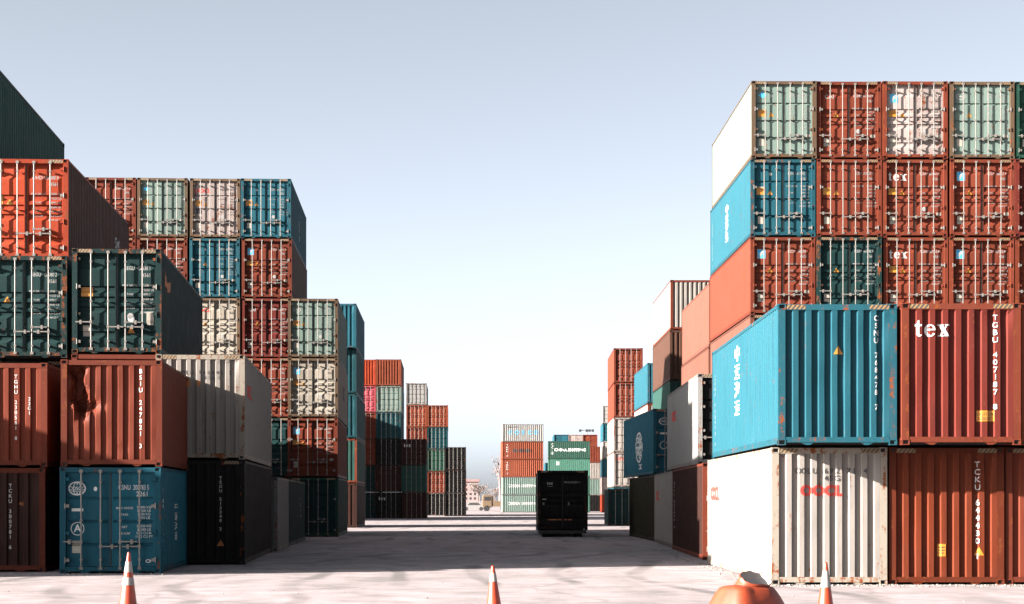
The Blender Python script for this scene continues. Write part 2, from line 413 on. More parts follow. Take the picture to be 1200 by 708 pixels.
GROUP = 'containers stacked in the yard'
rj = random.Random(21)
def container(x, y, z, yaw, color, front='A', size='40', hc='h', tier=1, label='', group=GROUP, marks=(), frame=None, doors=None, seed=None, torn=False, handles=None):
    """x, y: centre of the front end's bottom edge; front: A / B door kinds or 'end'"""
    L, H = DIM[(size, hc)]
    root = bpy.data.objects.new('shipping_container', None); COL.objects.link(root)
    root.location = (x, y, z); root.rotation_euler = (0, 0, R(yaw)); root.empty_display_size = .5
    tag(root, label, 'container', group)
    body, fr = MP[color], MF[frame or color]
    sd = seed if seed is not None else rj.randrange(3)
    put('frame', cached(('fr', L, H), lambda: m_frame(L, H)), fr, root)
    o = put('side_panel', cached(('sd', L, H, sd), lambda: m_side(L, H, sd)), body, root)
    o = put('side_panel', cached(('sd', L, H, (sd + 1) % 3), lambda: m_side(L, H, (sd + 1) % 3)), body, root)
    o.rotation_euler = (0, 0, math.pi); o.location = (0, L, 0)
    put('roof_panel', cached(('rf', L, H), lambda: m_roof(L, H)), body, root)
    if tier < 3: put('floor_panel', cached(('fl', L), lambda: m_floor(L)), M_DARK, root)
    cast = cached('cast', m_casting)
    for sx in (1, -1):
        for zz in (0, H - .118):
            c = put('corner_casting', cast, [fr, M_RUBBER], root, (sx * -W2, -.002, zz)); c.scale = (sx, 1, 1)
            if tier < 3:
                c = put('corner_casting', cast, [fr, M_RUBBER], root, (sx * -W2, L + .002, zz)); c.scale = (sx, -1, 1)
    def end(back):
        me = cached('torn%.3f' % H, lambda: m_torn(H)) if torn and not back else cached(('en', H, sd), lambda: m_end(H, sd))
        e = put('end_panel', me, body, root)
        if back: e.rotation_euler = (0, 0, math.pi); e.location = (0, L, 0)
    if front == 'end': end(False)
    else: end(True)
    kind = front
    dk = 'B' if front == 'end' else front
    for s in (-1, 1):
        d = put('door', cached(('dr', dk, H, s), lambda: m_door(dk, H, s, True)), MP[doors] if doors else body, root)
        if front == 'end': d.rotation_euler = (0, 0, math.pi); d.location = (0, L, 0); continue
        if tier < 3:
            for i, bx_ in enumerate(BARX):
                put('lock_bar', cached(('lb', H, s, i), lambda: m_bar(H, s * bx_)), MF[color] if color == 'black' and tier == 1 else M_GALV, d)
                if tier == 1:
                    zz = H * (.30 if (i + (s > 0)) % 2 else .255)
                    put('handle', cached(('hd', H, s, i), lambda: m_handle(s * bx_, 1 if i == 0 else -1, zz)), MF[color] if color == 'black' and tier == 1 else M_GALV, d)
            if tier == 1:
                for k in range(4):
                    zz = .33 + k * (H - .62) / 3
                    put('hinge', cached(('hg', H, s, k), lambda: m_hinge(s, zz)), fr if k % 2 or color == 'black' else M_GALV, d)
    if front != 'end' and tier < 3: put('door_gasket', cached(('gk', H), lambda: m_gasket(H)), M_RUBBER, root)
    if hc == 'h' and tier == 1:
        for sx in (-1, 1): put('hazard_stripe', cached(('hz', H, sx), lambda: m_haz(H, sx)), M_HAZ, root)
    for nm, face, mat, shapes, *lf in marks:
        me = lay(shapes(L, H) if callable(shapes) else shapes, face, L, H, kind, lf[0] if lf else .004, sd, torn)
        if me: put(nm, me, mat, root)
    return root

# sets of marks ------------------------------------------------------
def code_marks(owner, num, typ, mat=None, logo=None, plates=True, warn=True, seed=0):
    """the painted code, weights and small stickers of a door end"""
    rnd = random.Random(seed)
    def codes(L, H):
        sh = [S(owner, .34, H - .53, .155, .004, 0, .72), S(num, .73, H - .53, .155, .004, 0, .64), S(typ, .80, H - .72, .155, .004, 0, .8)]
        z = H - 1.0
        for a, b in (('MAX GROSS', '32500 KG'), ('', '71650 LB'), ('TARE', '3890 KG'), ('', '8580 LB'), ('NET', '28610 KG'), ('CU CAP', '76.3 CU M'), ('', '2694 CU FT')):
            if a: sh.append(S(a, .35, z, .075, .004))
            sh.append(S(b, .84, z, .085, .004)); z -= .125
        return sh
    out = [('lettering', 'F', mat or M_DTXT, codes)]
    st = []
    if plates:
        out.append(('data_plate', 'F', M_WST, lambda L, H: [rect(-.93, -.73, .48, .78)]))
        if rnd.random() < .6: out.append(('sticker', 'F', M_WST, lambda L, H: [rect(.82, 1.0, .80, .92)]))
        if rnd.random() < .5: out.append(('sticker', 'F', M_DTXT, lambda L, H: [disc(.36, H - 1.85, .085)]))
    if warn: out.append(('warning_sticker', 'F', M_YEL, lambda L, H: [tri(-.47, H - 1.24, .10)]))
    if rnd.random() < .6: out.append(('caution_sticker', 'F', M_YEL, lambda L, H: [rect(-.98, -.66, H - 1.32, H - 1.06)], .005))
    if logo == 'tex': out.append(('lettering', 'F', M_WTXT, lambda L, H: serif_tex(-.98, H - .78, .235)))
    if logo == 'F':
        out.append(('emblem', 'F', M_DTXT, lambda L, H: [rect(-.95, -.63, H - .80, H - .44)]))
        out.append(('emblem', 'F', M_BTXT, lambda L, H: [rect(-.93, -.65, H - .78, H - .46)], .007))
        out.append(('emblem', 'F', M_DTXT, lambda L, H: [poly([(-.89, H - .74), (-.82, H - .74), (-.78, H - .64), (-.70, H - .64), (-.71, H - .60), (-.76, H - .59), (-.74, H - .55), (-.67, H - .54), (-.67, H - .50), (-.78, H - .50), (-.83, H - .58)])], .010))
    if logo == 'globe':
        out.append(('emblem', 'F', M_BTXT, lambda L, H: [disc(-.80, H - .52, .10), rect(-.95, -.65, H - .54, H - .50)]))
        out.append(('sticker', 'F', M_DTXT, lambda L, H: [rect(-.96, -.68, H - 1.12, H - 1.07), disc(-.47, H - .55, .05)]))
    if logo == 'cosco':
        out.append(('sticker', 'F', M_DTXT, lambda L, H: [rect(-.95, -.66, H - 1.09, H - 1.02), disc(-.46, H - .55, .06)]))
    if logo == 'OOCL': out.append(('lettering', 'F', M_RTXT, lambda L, H: [S('OOCL', -.62, H - .60, .26, .03, 0, 1.1)]))
    if logo == 'oval': out.append(('emblem', 'F', M_DTXT, lambda L, H: [ring(-.78, H - .55, .10, .13, 20, 1.5), rect(-.88, -.68, H - .57, H - .53)]))
    if logo == 'sign': out.append(('sticker', 'F', M_DTXT, lambda L, H: [S('CAI', -.72, H - .56, .22, .015)]))
    return out
def cosco_side(face, u0=None, big=.95, up=.60):
    """stacked characters and a vertical code on a blue side"""
    def ch(L, H):
        u = (-L * .56 if face == 'W' else L * .56) if u0 is None else u0
        return [S(c, u, H * up + (1.5 - i) * .46 * big * (H / 2.9), .43 * big * (H / 2.9), .004, 0, 2.2) for i, c in enumerate('中远海运')]
    def co(L, H):
        u = -(L - .7) if face == 'W' else .75
        return stack('CSNU 768478 7', u, H - .75, .15, 1.0, .004, 1.3)
    return [('lettering', face, M_WTXT, ch), ('lettering', face, M_WTXT, co)]
def oocl_side(face, u): return [('lettering', face, M_RTXT, lambda L, H: [S('OOCL', u, H - .95, .50, .045, 0, 1.25)])]
def vcode(text, u, dz, size, mat=None): return [('lettering', 'F', mat or M_WTXT, lambda L, H: stack(text, u, H - dz, size))]

# ------------------------------------------------------------------ stacks
HP = .018
LEVELS = {1: ['at the top'], }
def level_word(i, n):
    k = n - 1 - i
    if n == 1: return 'standing alone'
    if k == 0: return 'topmost'
    if i == 0: return 'bottom'
    return {1: 'second from top', 2: 'third from top', 3: 'fourth from top', 4: 'fifth from top'}[k]
def pile(x, y, yaw, where, specs, tier=1, group=GROUP, jit=.05, base_z=0.0):
    """a stack from the ground up; x, y: centre of the front end; specs: dicts"""
    z = base_z; n = len(specs); out = []
    for i, sp in enumerate(specs):
        sp = dict(sp); lab = sp.pop('label', None)
        dx, dy = sp.pop('dx', rj.uniform(-jit, jit) * .5), sp.pop('dy', rj.uniform(-jit, jit)); dyaw = sp.pop('dyaw', rj.uniform(-.15, .15))
        face = 'ribbed end' if sp.get('front') == 'end' else 'barred doors'
        if not lab:
            lab = f"{NAMES[sp['color']]} container, {level_word(i, n)}, {where}"
        t = sp.pop('tier', tier)
        o = container(x + dx, y + dy, z, yaw + dyaw, label=lab, tier=t, group=group, **sp)
        z += DIM[(sp.get('size', '40'), sp.get('hc', 'h'))][1] + HP
        out.append(o)
    return out
def c(color, front='A', **k): return dict(color=color, front=front, **k)
def hid(color='brown', **k): return dict(color=color, front='B', tier=3, **k)

# --- pair of end-on stacks in the sun (front row by the cones)
G1 = 'containers in the sunlit front row'
warn_end = [('warning_sticker', 'F', M_YEL, lambda L, H: [tri(.02, H - .95, .105)], .005)]
pile(6.69, 38.2, .2, '', [
    c('white', 'end', frame='cream', label='white container with red OOCL lettering and rusty corner posts, standing on the bright ground', dx=0, dy=0, dyaw=0,
      marks=[('lettering', 'F', M_KTXT, lambda L, H: [S(ch, -.66 + .118 * i, H - .50, .165, .012) for i, ch in enumerate('OOLU 692171 4') if ch != ' '] + [S(ch, -.07 + .118 * i, H - .655, .165, .012) for i, ch in enumerate('45G1')]),
             ('lettering', 'F', M_RTXT, lambda L, H: [S('OOCL', -.17, H - .92, .30, .045, 0, 1.05)])] + oocl_side('W', -10.6)),
    c('blue', 'end', label='bright blue container with white side characters and yellow triangle, resting on the white container', dx=-.02, dy=-1.05, dyaw=-.15,
      marks=vcode('CSNU 768478 7', .80, .30, .155) + warn_end + cosco_side('W'))], group=G1)
pile(9.17, 38.25, .2, '', [
    c('rustred', 'end', label='red-brown container with ribbed end half in shade, bottom, under the tex container', dx=0, dy=0, dyaw=0,
      marks=vcode('TCKU 644430 1', .66, .36, .165) + [('caution_sticker', 'F', M_YEL, lambda L, H: [rect(-.18, -.02, .60, .86)]),
            ('lettering', 'F', M_KTXT, lambda L, H: [rect(-.16, -.04, .78, .80), rect(-.16, -.04, .72, .74), rect(-.16, -.06, .66, .68)], .007), ('warning_sticker', 'F', M_YEL, lambda L, H: [tri(.69, .70, .10)])]),
    c('maroon', 'end', frame='redbrown', label='dark red container with large white tex lettering beside the bright blue container', dx=0, dy=-1.25, dyaw=0,
      marks=vcode('TGBU 407187 8', .70, .30, .155) + [('lettering', 'F', M_WTXT, lambda L, H: serif_tex(-.945, H - .68, .245)),
            ('caution_sticker', 'F', M_YEL, lambda L, H: [rect(.32, .68, .48, .70)]), ('lettering', 'F', M_KTXT, lambda L, H: [S('CAUTION', .50, .625, .085, .004), rect(.36, .64, .545, .56), rect(.36, .60, .515, .53)], .007)])], group=G1)
pile(11.64, 38.3, .2, '', [
    c('redbrown', 'end', label='red-brown container cut by the frame edge beside the half-shaded bottom container', dx=0, dy=0, dyaw=0),
    c('orange', 'end', label='orange container, only a post showing, beside the tex container', dx=0, dy=-1.2, dyaw=0)], group=G1)

# --- row along the sunlit side of the alley
G2 = 'containers along the shaded edge of the alley'
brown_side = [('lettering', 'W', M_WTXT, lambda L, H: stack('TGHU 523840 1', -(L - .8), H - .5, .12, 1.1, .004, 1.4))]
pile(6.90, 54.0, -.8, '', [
    c('darkbrown', 'B', frame='redbrown', doors='orange', label='dark brown container with sunlit orange door end, on the ground behind the white OOCL container', dx=0, dy=0, dyaw=0, marks=brown_side)], group=G2)  # dark body and orange doors paint in the shaded side and lit end
container(7.12, 57.6, 2.914, -.3, 'grey', 'A', doors='black', label='grey container with red OOCL mark on its side, above the brown container', group=G2, marks=oocl_side('W', -9.2))  # black doors stand in for shade over the front end
pile(7.17, 66.4, -1.0, '', [c('white', 'A', label='white container with red mark low along the alley, between brown and olive containers', dx=0, dy=0, dyaw=0, marks=oocl_side('W', -10.0))], group=G2)
pile(7.40, 78.8, 1.4, '', [
    c('olive', 'A', label='olive container with grimy side on the ground, under the dark blue container', dx=0, dy=0, dyaw=0),
    c('darkblue', 'A', label='dark blue container with white globe emblem on its side, above the olive container', dx=.02, dy=.9, dyaw=1.2,
      marks=[('emblem', 'W', M_WTXT, lambda L, H: [ring(-5.6, 1.35, .62, .72, 30, 1.9), rect(-6.8, -4.4, 1.30, 1.40), S('中远', -5.6, 1.62, .55, .02, 0, 1.9), S('海运', -5.6, 1.02, .55, .02, 0, 1.9), S('COSCO', -5.0, .42, .34, .03)]),
             ('emblem', 'F', M_WTXT, lambda L, H: [ring(-.72, H - .55, .13, .16, 24, 1.5), S('COSCO', -.72, H - .55, .13, .008), rect(-.9, -.6, H - 1.12, H - 1.04), ring(-.74, H - 1.6, .15, .18)])])], group=G2)
# --- big block behind the front row (six high)
BR = 'block behind the bright blue container'
cols = ['alley-edge column', 'second column from alley', 'third column from alley', 'fourth column from alley', 'fifth column from alley']
G3 = 'containers in the tall block behind the blue one'
blk = [
    [hid('brown'), hid('redbrown'), c('salmon', 'B'), c('redbrown', 'B', marks=code_marks('FSCU', '780298', '45G1', logo='F', seed=1)),
     c('blue', 'A', marks=code_marks('CSNU', '611882 5', '4561', logo='cosco', seed=2) + cosco_side('W', None, .85, .52)), c('lightgreen', 'A', frame='rustgrey', marks=code_marks('CAXU', '810085 5', '45G1', logo='globe', seed=3))],
    [hid('darkgreen'), hid('brown'), hid('redbrown'), c('darkgreen', 'B', marks=code_marks('SEGU', '451080 2', '4561', seed=5)),
     c('redbrown', 'A', marks=code_marks('FCIU', '315629 6', '4561', seed=6)), c('redbrown', 'B', marks=code_marks('HDMU', '491264 0', '4561', logo='sign', seed=7))],
    [hid('brown'), hid('blue'), hid('redbrown'), c('redbrown', 'B', marks=code_marks('TGHU', '529218 8', '4561', logo='tex', seed=8)),
     c('redbrown', 'B', marks=code_marks('TGHU', '581864 6', '4561', logo='tex', seed=9)), c('pinkwhite', 'B', frame='brown', marks=code_marks('FSCU', '916376 5', '4561', M_KTXT, logo='F', seed=10))],
    [hid('brown'), hid('redbrown'), hid('brown'), c('redbrown', 'B', marks=code_marks('FCIU', '927500 8', '4561', logo='F', seed=11)),
     c('redbrown', 'B', marks=code_marks('FCIU', '966327 7', '4561', logo='F', seed=12)), c('lightgreen', 'A', frame='rustgrey', marks=code_marks('CCLU', '386905 3', '4561', logo='oval', seed=13))],
    [hid('brown'), hid('brown'), hid('redbrown'), c('brown', 'B'), c('maroon', 'B'), c('green', 'A', marks=code_marks('CCLU', '401127 6', '4561', seed=14))]]
for i, sp in enumerate(blk):
    pile(10.15 + 2.482 * i, 67.8 + .03 * i, .8, f'{cols[i]}, {BR}', sp, group=G3)
# --- further stacks of that side of the alley
G4 = 'containers in the farther sunlit stacks'
pile(10.12, 82.0, .4, 'stack just behind the tall block', [hid('redbrown'), c('brown', 'B', tier=2), c('salmon', 'B', tier=2), c('salmon', 'B', tier=2, label='salmon red container with sunlit side, topmost, stack just behind the tall block')], group=G4)
pile(10.38, 105.0, .3, 'five-high stack behind the salmon ones', [hid('brown'), hid('darkgreen'), c('deepgreen', 'end', tier=2), c('umber', 'end', tier=2), c('white', 'end', frame='brown', tier=2)], group=G4)  # the brown one below the top has shade painted into its colour
pile(12.88, 105.0, .3, 'stack beside the white-topped five-high stack', [hid('brown'), hid('redbrown'), hid('brown'), c('redbrown', 'end', tier=3), c('cream', 'end', tier=2)], group=G4)
pile(10.95, 130.0, .6, 'four-high stack behind the dark blue container', [hid('brown'), hid('white'), c('white', 'end', frame='brown', tier=2), c('blue', 'end', tier=2)], group=G4)
pile(9.75, 152.0, -.6, 'stack with two sunlit brown door ends', [hid('teal'), c('white', 'A', tier=2, marks=[('lettering', 'F', M_RTXT, lambda L, H: [S('OOCL', -.5, H - .55, .34, .04)])]), c('white', 'A', tier=2), c('redbrown', 'B', tier=2), c('redbrown', 'B', tier=2)], group=G4)
pile(8.02, 128.0, -.3, '', [c('darkgreen', 'A', hc='s', tier=2, label='dark green container on the ground in shade beside the olive container', size='20')], group=G4)
pile(14.45, 265.0, -1.2, 'far stack with blue ends by the brown stack', [c(k, 'A', hc='s', tier=3) for k in ('redorange', 'pinkwhite', 'blue', 'white', 'blue', 'grey')], group=G4)
pile(13.5, 291.0, -1.0, 'distant stack beside the green lettered containers', [c(k, 'end', hc='s', tier=3) for k in ('black', 'lightgreen', 'white', 'redbrown')], group=G4)

# --- the shaded side of the alley, front stacks
G5 = 'containers in the shaded front stacks'
def globe(u, z, r):
    return [ring(u, z, r * .86, r, 28, 1.25), ring(u, z, r * .86, r, 28, .55), rect(u - .012, u + .012, z + .09, z + r * .9), rect(u - .012, u + .012, z - r * .9, z - .09), S('COSCO', u, z, r * .68, .012), rect(u - r * .9, u + r * .9, z - r * .42, z - r * .34)]
YL = 4.1
pile(-9.77, 44.1, YL, '', [
    c('darkblue', 'A', size='20', hc='s', frame='darkblue', dx=0, dy=0, dyaw=0, label='dark blue container with COSCO globe and circled letter A, bottom, behind a traffic cone',
      marks=[('emblem', 'F', M_WTXT, lambda L, H: globe(-.81, H - .52, .17)),
             ('lettering', 'F', M_WTXT, lambda L, H: [S('CSNU', .33, H - .50, .17, .004, 0, .66), S('200783 5', .73, H - .50, .17, .004, 0, .60), S('2261', .76, H - .66, .17, .004, 0, .9)]
              + [S(t, .33, H - 1.0 - .16 * i, .075, .004) for i, t in enumerate(('MAX GROSS', 'TARE'))] + [S(t, .80, H - .98 - .085 * i, .085, .004) for i, t in enumerate(('30480 KG', '67200 LB', '2230 KG', '4920 LB'))]
              + [S(t, .33, H - 1.46 - .16 * i, .075, .004) for i, t in enumerate(('NET', 'CU CAP'))] + [S(t, .80, H - 1.44 - .085 * i, .085, .004) for i, t in enumerate(('28250 KG', '62280 LB', '33.2 CU M', '1172 CU FT'))]),
             ('emblem', 'F', M_WTXT, lambda L, H: [ring(-.80, H - 1.50, .145, .165), S('A', -.80, H - 1.50, .25, .02), disc(-.37, H - .53, .055, 16, .8), rect(-.94, -.66, H - 1.075, H - 1.005), ring(.90, .30, .025, .045, 16, 1.5)]),
             ('data_plate', 'F', M_WST, lambda L, H: [rect(-.93, -.72, .50, .80)])] + cosco_side('E', 3.4, .62, .47) + [('lettering', 'E', M_WTXT, lambda L, H: stack('CSNU 200783 5', .55, H - .55, .14, 1.0, .004, 1.3))]),
    c('redbrown', 'end', size='20', hc='s', torn=True, dx=.03, dy=0, dyaw=0, label='red-brown container with a torn dented corner, resting on the dark blue COSCO container',
      marks=vcode('BSIU 247821 3', .70, .28, .155))], group=G5)
pile(-12.82, 45.0, YL, '', [
    c('darkbrown', 'end', frame='brown', size='20', hc='s', dx=0, dy=0, dyaw=0, label='dark brown ribbed container in shade beside the dark blue COSCO container', marks=vcode('TCKU 300781 6', .35, .45, .13) + [('lettering', 'F', M_ORTXT, lambda L, H: [S('40', .62, H - .9, .12, .006)])]),
    c('redbrown', 'end', size='20', hc='s', dx=.05, dy=0, dyaw=0, label='faded red-brown ribbed container beside the torn one, above a dark brown container', marks=vcode('TGHU 230561 8', .45, .35, .13) + vcode('22G1', .78, .9, .12))], group=G5)
pile(-16.32, 52.75, YL + .3, 'column past the bright red container', [hid('brown'), hid('redbrown'), hid('brown'), hid('orange'),
    c('deepgreen', 'B', frame='darkgreen', label='dark green container with long shaded side, highest, sloping past the bright red container', dx=0, dy=0, dyaw=0, seed=1)], group=G5)
sc_ = dict(dx=0, dyaw=0)
pile(-14.03, 52.3, YL, '', [
    c('black', 'B', label='black container glimpsed in a gap behind the dark brown ribbed container', **sc_),
    c('black', 'B', label='black door end in a narrow gap behind the torn red-brown container', marks=code_marks('TGHU', '300155 5', '4561', seed=22), **sc_),
    c('darkgreen', 'B', frame='darkgreen', dx=.18, dyaw=0, dy=-.9, label='dark green barred-door container under the bright red container, cut by the frame', marks=code_marks('SEGU', '451080 2', '4561', seed=23)),
    c('umber', 'B', frame='redorange', doors='redorange', dx=0, dyaw=-.3, dy=0, label='bright red container with barred doors and brown shaded side, on dark green container',  # brown body paints shade onto the side; doors keep the red
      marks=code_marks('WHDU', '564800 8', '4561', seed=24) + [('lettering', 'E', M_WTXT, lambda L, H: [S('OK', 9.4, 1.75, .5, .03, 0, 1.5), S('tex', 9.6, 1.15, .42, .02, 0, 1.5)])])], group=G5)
pile(-10.90, 50.0, YL, '', [
    hid('brown', label='brown container at the bottom behind the COSCO container'), hid('redbrown', label='red-brown container hidden behind the torn one'),
    c('darkgreen', 'B', dx=0, dy=0, dyaw=.3, label='dark green barred-door container with yellow triangle, above the torn one',
      marks=code_marks('SEGU', '458630 1', '4561', warn=False, seed=30) + [('warning_sticker', 'F', M_YEL, lambda L, H: [tri(.38, .66, .10)]), ('sticker', 'F', M_WST, lambda L, H: [rect(.80, 1.0, H - 2.04, H - 1.72)]),
             ('sticker', 'F', M_WTXT, lambda L, H: [disc(.38, H - 1.92, .095)]), ('sticker', 'E', M_ORTXT, lambda L, H: [poly([(.9, H - .45), (1.5, H - .75), (2.4, H - .65), (2.3, H - .95), (1.7, H - 1.0), (1.3, H - .85), (.9, H - .95)])])])], group=G5)
pile(-8.61, 50.1, YL, '', [
    c('black', 'end', dx=0, dy=0, dyaw=0, label='black ribbed container in deep shade under the rusty white container', marks=vcode('TEXU 513340 2', .55, .5, .12) + [('warning_sticker', 'F', M_ORTXT, lambda L, H: [tri(.55, .6, .10)])]),
    c('white', 'end', frame='cream', dx=0, dy=0, dyaw=0, label='rusty white ribbed container with stepped shadow, on the black container',
      marks=[('lettering', 'F', M_KTXT, lambda L, H: [S(ch, -.60 + .118 * i, H - .50, .15, .006) for i, ch in enumerate('OOLU 946445 2') if ch != ' '] + [S(ch, .13 + .118 * i, H - .64, .15, .006) for i, ch in enumerate('4561')]),
             ('lettering', 'F', M_ORTXT, lambda L, H: [rect(-.9, -.28, H - .88, H - .70), rect(-.1, .0, H - .86, H - .72)])] + oocl_side('E', 2.0))], group=G5)
for i, (yy, kk, lb) in enumerate(((62.9, 'grey', 'pale grey short container low beside the alley, just behind the black one'), (69.1, 'darkgreen', 'dark green short container between pale grey and dark ones along the alley'), (75.3, 'darkgreen', 'dark green short container with small white marks before the six-high stacks'))):
    container(-9.35 - .40 * i, yy, 0, 3.4, kk, 'A', '20', 's', 2, lb, G5, marks=[('lettering', 'E', M_WTXT, lambda L, H: stack('TGHU', 2.6, H - .8, .2, 1.1, .01, 1.6))] if i == 2 else [])
# --- six-high block behind them
BL = 'block behind the dark green containers'
G6 = 'containers in the six-high block behind the dark green ones'
YB = 3.1
blk = [
    [c('darkgreen', 'A', frame='green'), c('brown', 'B', frame='redbrown', marks=code_marks('FCIU', '880124 9', '4561', logo='F', seed=40)), c('cream', 'B', frame='rustgrey', marks=code_marks('FSCU', '401662 3', '45G1', M_KTXT, logo='F', seed=41) + [('lettering', 'E', M_KTXT, lambda L, H: [S('MSC', 7.0, 1.5, 1.0, .03, 0, 1.3)])]),
     c('lightgreen', 'A', frame='rustgrey', marks=code_marks('CCLU', '512077 1', '4561', logo='oval', seed=42))],
    [hid('brown'), c('darkgreen', 'B'), c('redbrown', 'B', marks=code_marks('TGHU', '711290 7', '4561', seed=43)), c('maroon', 'B', marks=code_marks('TEMU', '612287 0', '4561', logo='sign', seed=44)),
     c('umber', 'B', frame='redbrown', doors='redbrown', label='red-doored container with grey-brown side under the topmost blue one, block behind dark green containers', marks=code_marks('FCIU', '733811 2', '4561', logo='F', seed=45)), c('blue', 'A', marks=code_marks('CSNU', '611076 6', '4561', logo='cosco', seed=46) + cosco_side('E', 6.4, .8, .5))],  # red-doored one has its side shade painted as brown
    [hid('brown'), hid('redbrown'), hid('brown'), c('cream', 'B', frame='rustgrey', marks=code_marks('FSCU', '640911 8', '4561', M_KTXT, logo='OOCL', seed=47)),
     c('blue', 'A', marks=code_marks('CSNU', '620440 4', '4561', logo='cosco', seed=48)), c('pinkwhite', 'A', frame='rustgrey', marks=code_marks('OOLU', '890133 0', '4561', M_KTXT, logo='OOCL', seed=49) + [('sticker', 'F', M_KTXT, lambda L, H: [rect(-.93, -.66, H - 1.72, H - 1.45)])])],
    [hid('brown'), hid('brown'), hid('redbrown'), c('redbrown', 'B'), c('redbrown', 'B', marks=code_marks('TGHU', '310045 9', '4561', logo='tex', seed=50)), c('lightgreen', 'A', frame='rustgrey', marks=code_marks('CAXU', '771320 5', '4561', logo='globe', seed=51))],
    [hid('redbrown'), hid('brown'), hid('brown'), hid('redbrown'), c('brown', 'B'), c('redbrown', 'B', marks=code_marks('HDMU', '205571 8', '4561', seed=52))]]
for i, sp in enumerate(blk):
    xx = (-9.72, -11.98, -14.49, -17.0, -19.5)[i]
    pile(xx, 88.5 - .1 * i, YB, f'{cols[i]}, {BL}', sp, group=G6, tier=1)
pile(-14.0, 75.0, YL, 'unseen low pair behind the rusty white container', [hid('brown'), hid('brown')], group=G6)  # unseen pair, added to shade the lower alley-edge column
pile(-11.33, 118.0, 2.2, 'teal stack behind the six-high block', [c('darkbrown', 'end', tier=2), c('deepgreen', 'end', tier=2, frame='brown'), c('teal', 'end', tier=2), c('teal', 'end', tier=2), c('blue', 'end', tier=2, dy=-.4)], group=G6)  # bottom two painted dark in place of missing shade
# --- distant dark block
BF = 'distant block across the bright strip'
G7 = 'containers in the distant shaded block'
fb = [(-14.6, 178.2, 'first column', ['darkgreen', 'darkgreen', 'brown', 'brown', 'pink', 'redorange'], 'BBBBBe'),
      (-12.1, 178.0, 'second column', ['black', 'darkbrown', 'black', 'teal', 'lightgreen', 'orange'], 'BBBAAe'),
      (-9.62, 178.0, 'third column', ['darkbrown', 'deepgreen', 'darkbrown'], 'BAB'),
      (-11.28, 214.0, 'fourth column', ['black', 'black', 'brown', 'brown', 'orange', 'grey'], 'BBBBBA'),
      (-8.76, 214.0, 'fifth column', ['black', 'brown', 'green', 'teal', 'orange'], 'BBAAB'),
      (-6.4, 205.0, 'end column', ['black', 'black', 'black'], 'BBB')]
for xx, yy, wh, ks, fr_ in fb:
    sp = []
    for k, f in zip(ks, fr_):
        d = c(k, 'end' if f == 'e' else f, hc='s', tier=2)
        sp.append(d)
    if wh == 'second column' or wh == 'third column':
        q = 0 if wh == 'second column' else 2
        sp[q]['marks'] = [('lettering', 'F', M_WTXT, lambda L, H: serif_tex(-.98, H - .78, .235))]
    pile(xx, yy, 2.0, f'{wh} of {BF}', sp, group=G7)
# stacks out of view that shade the ones above
GS = 'containers standing outside the picture'
pile(-25.22, 37.3, 0, 'three-high stack outside the picture', [c(k, 'end', size='20', hc='s', tier=3) for k in ('redbrown', 'brown', 'blue')], group=GS)
for j, yy in enumerate((152.0, 164.6)):
    pile(-31.2, yy, 0, f'six-high stack, {("first", "second")[j]} of two hidden behind the block', [c(k, 'end', hc='s', tier=3) for k in ('brown', 'redbrown', 'blue', 'brown', 'green', 'redbrown')], group=GS)

for j, yy in enumerate((55.6, 68.0)):
    pile(-25.25, yy, 0, f'six-high stack beyond the frame, {("first", "second")[j]} of two in line', [c(k, 'end', tier=3) for k in ('brown', 'blue', 'redbrown', 'brown', 'green', 'brown')], group=GS)

# --- far end of the alley
G8 = 'containers stacked at the far end of the alley'
def vtext(t): return [('lettering', 'W', M_WTXT, lambda L, H: stack(t, -.0 - L + .75, H - .5, .30, 1.05, .02, 1.5))]
wht = lambda t, m, s=.62, u=-3.1, z=None: [('lettering', 'W', m, lambda L, H: [S(t, u, H * .5 if z is None else z, s, .03, 0, 1.0)])]
far = [c('lightgreen', 'A', size='20', hc='s', marks=wht('CHINA SHIPPING', M_WTXT, .58), label='pale ribbed container with China Shipping lettering, bottom of the free-standing far stack'),
       c('lightgreen', 'A', size='20', hc='s', marks=wht('CHINA SHIPPING', M_WTXT, .58), label='pale ribbed container with China Shipping lettering, directly under the two orange ones'),
       c('orange', 'A', size='20', hc='s', marks=vtext('TGHU 2'), label='orange container without dark smudge, lower of two in the far free-standing stack'),
       c('orange', 'A', size='20', hc='s', marks=vtext('TGHU 2') + [('lettering', 'W', M_DARK, lambda L, H: [rect(-4.5 + .22 * i, -4.36 + .22 * i, 1.05, 1.55) for i in range(13)])], label='orange container with a dark painted-out patch, second in the far free-standing stack'),
       c('grey', 'A', size='20', hc='s', marks=[('lettering', 'W', M_BTXT, lambda L, H: [S(ch, -4.9 + .95 * i, 1.35, .80, .04) for i, ch in enumerate('COSCO')]), ('lettering', 'W', M_KTXT, lambda L, H: [S('CBHU 330877', -4.6, 2.15, .26, .01)])], label='grey ribbed container with COSCO lettering, top of the far free-standing stack')]
for d in far: d['tier'] = 2
pile(4.50, 269.2, 97.0, '', far, group=G8, jit=.08)
gs = [c('green', 'A', size='20', hc='s', tier=3, label='green container at the bottom behind the lone black container'), c('green', 'A', size='20', hc='s', tier=3, label='green container low behind the lone black container'),
      c('midgreen', 'A', size='20', hc='s', tier=2, label='mid green container just showing above the lone black container', marks=[('sticker', 'W', M_WTXT, lambda L, H: [rect(-4.9, -4.5, 1.7, 2.2)])]),
      c('green', 'A', size='20', hc='s', tier=2, label='green container with China Shipping lettering, top of the stack behind the black one', marks=wht('CHINA SHIPPING', M_WTXT, .60, -2.9) + [('lettering', 'W', M_WTXT, lambda L, H: stack('CCLU', -5.5, H - .5, .42, 1.05, .02))])]
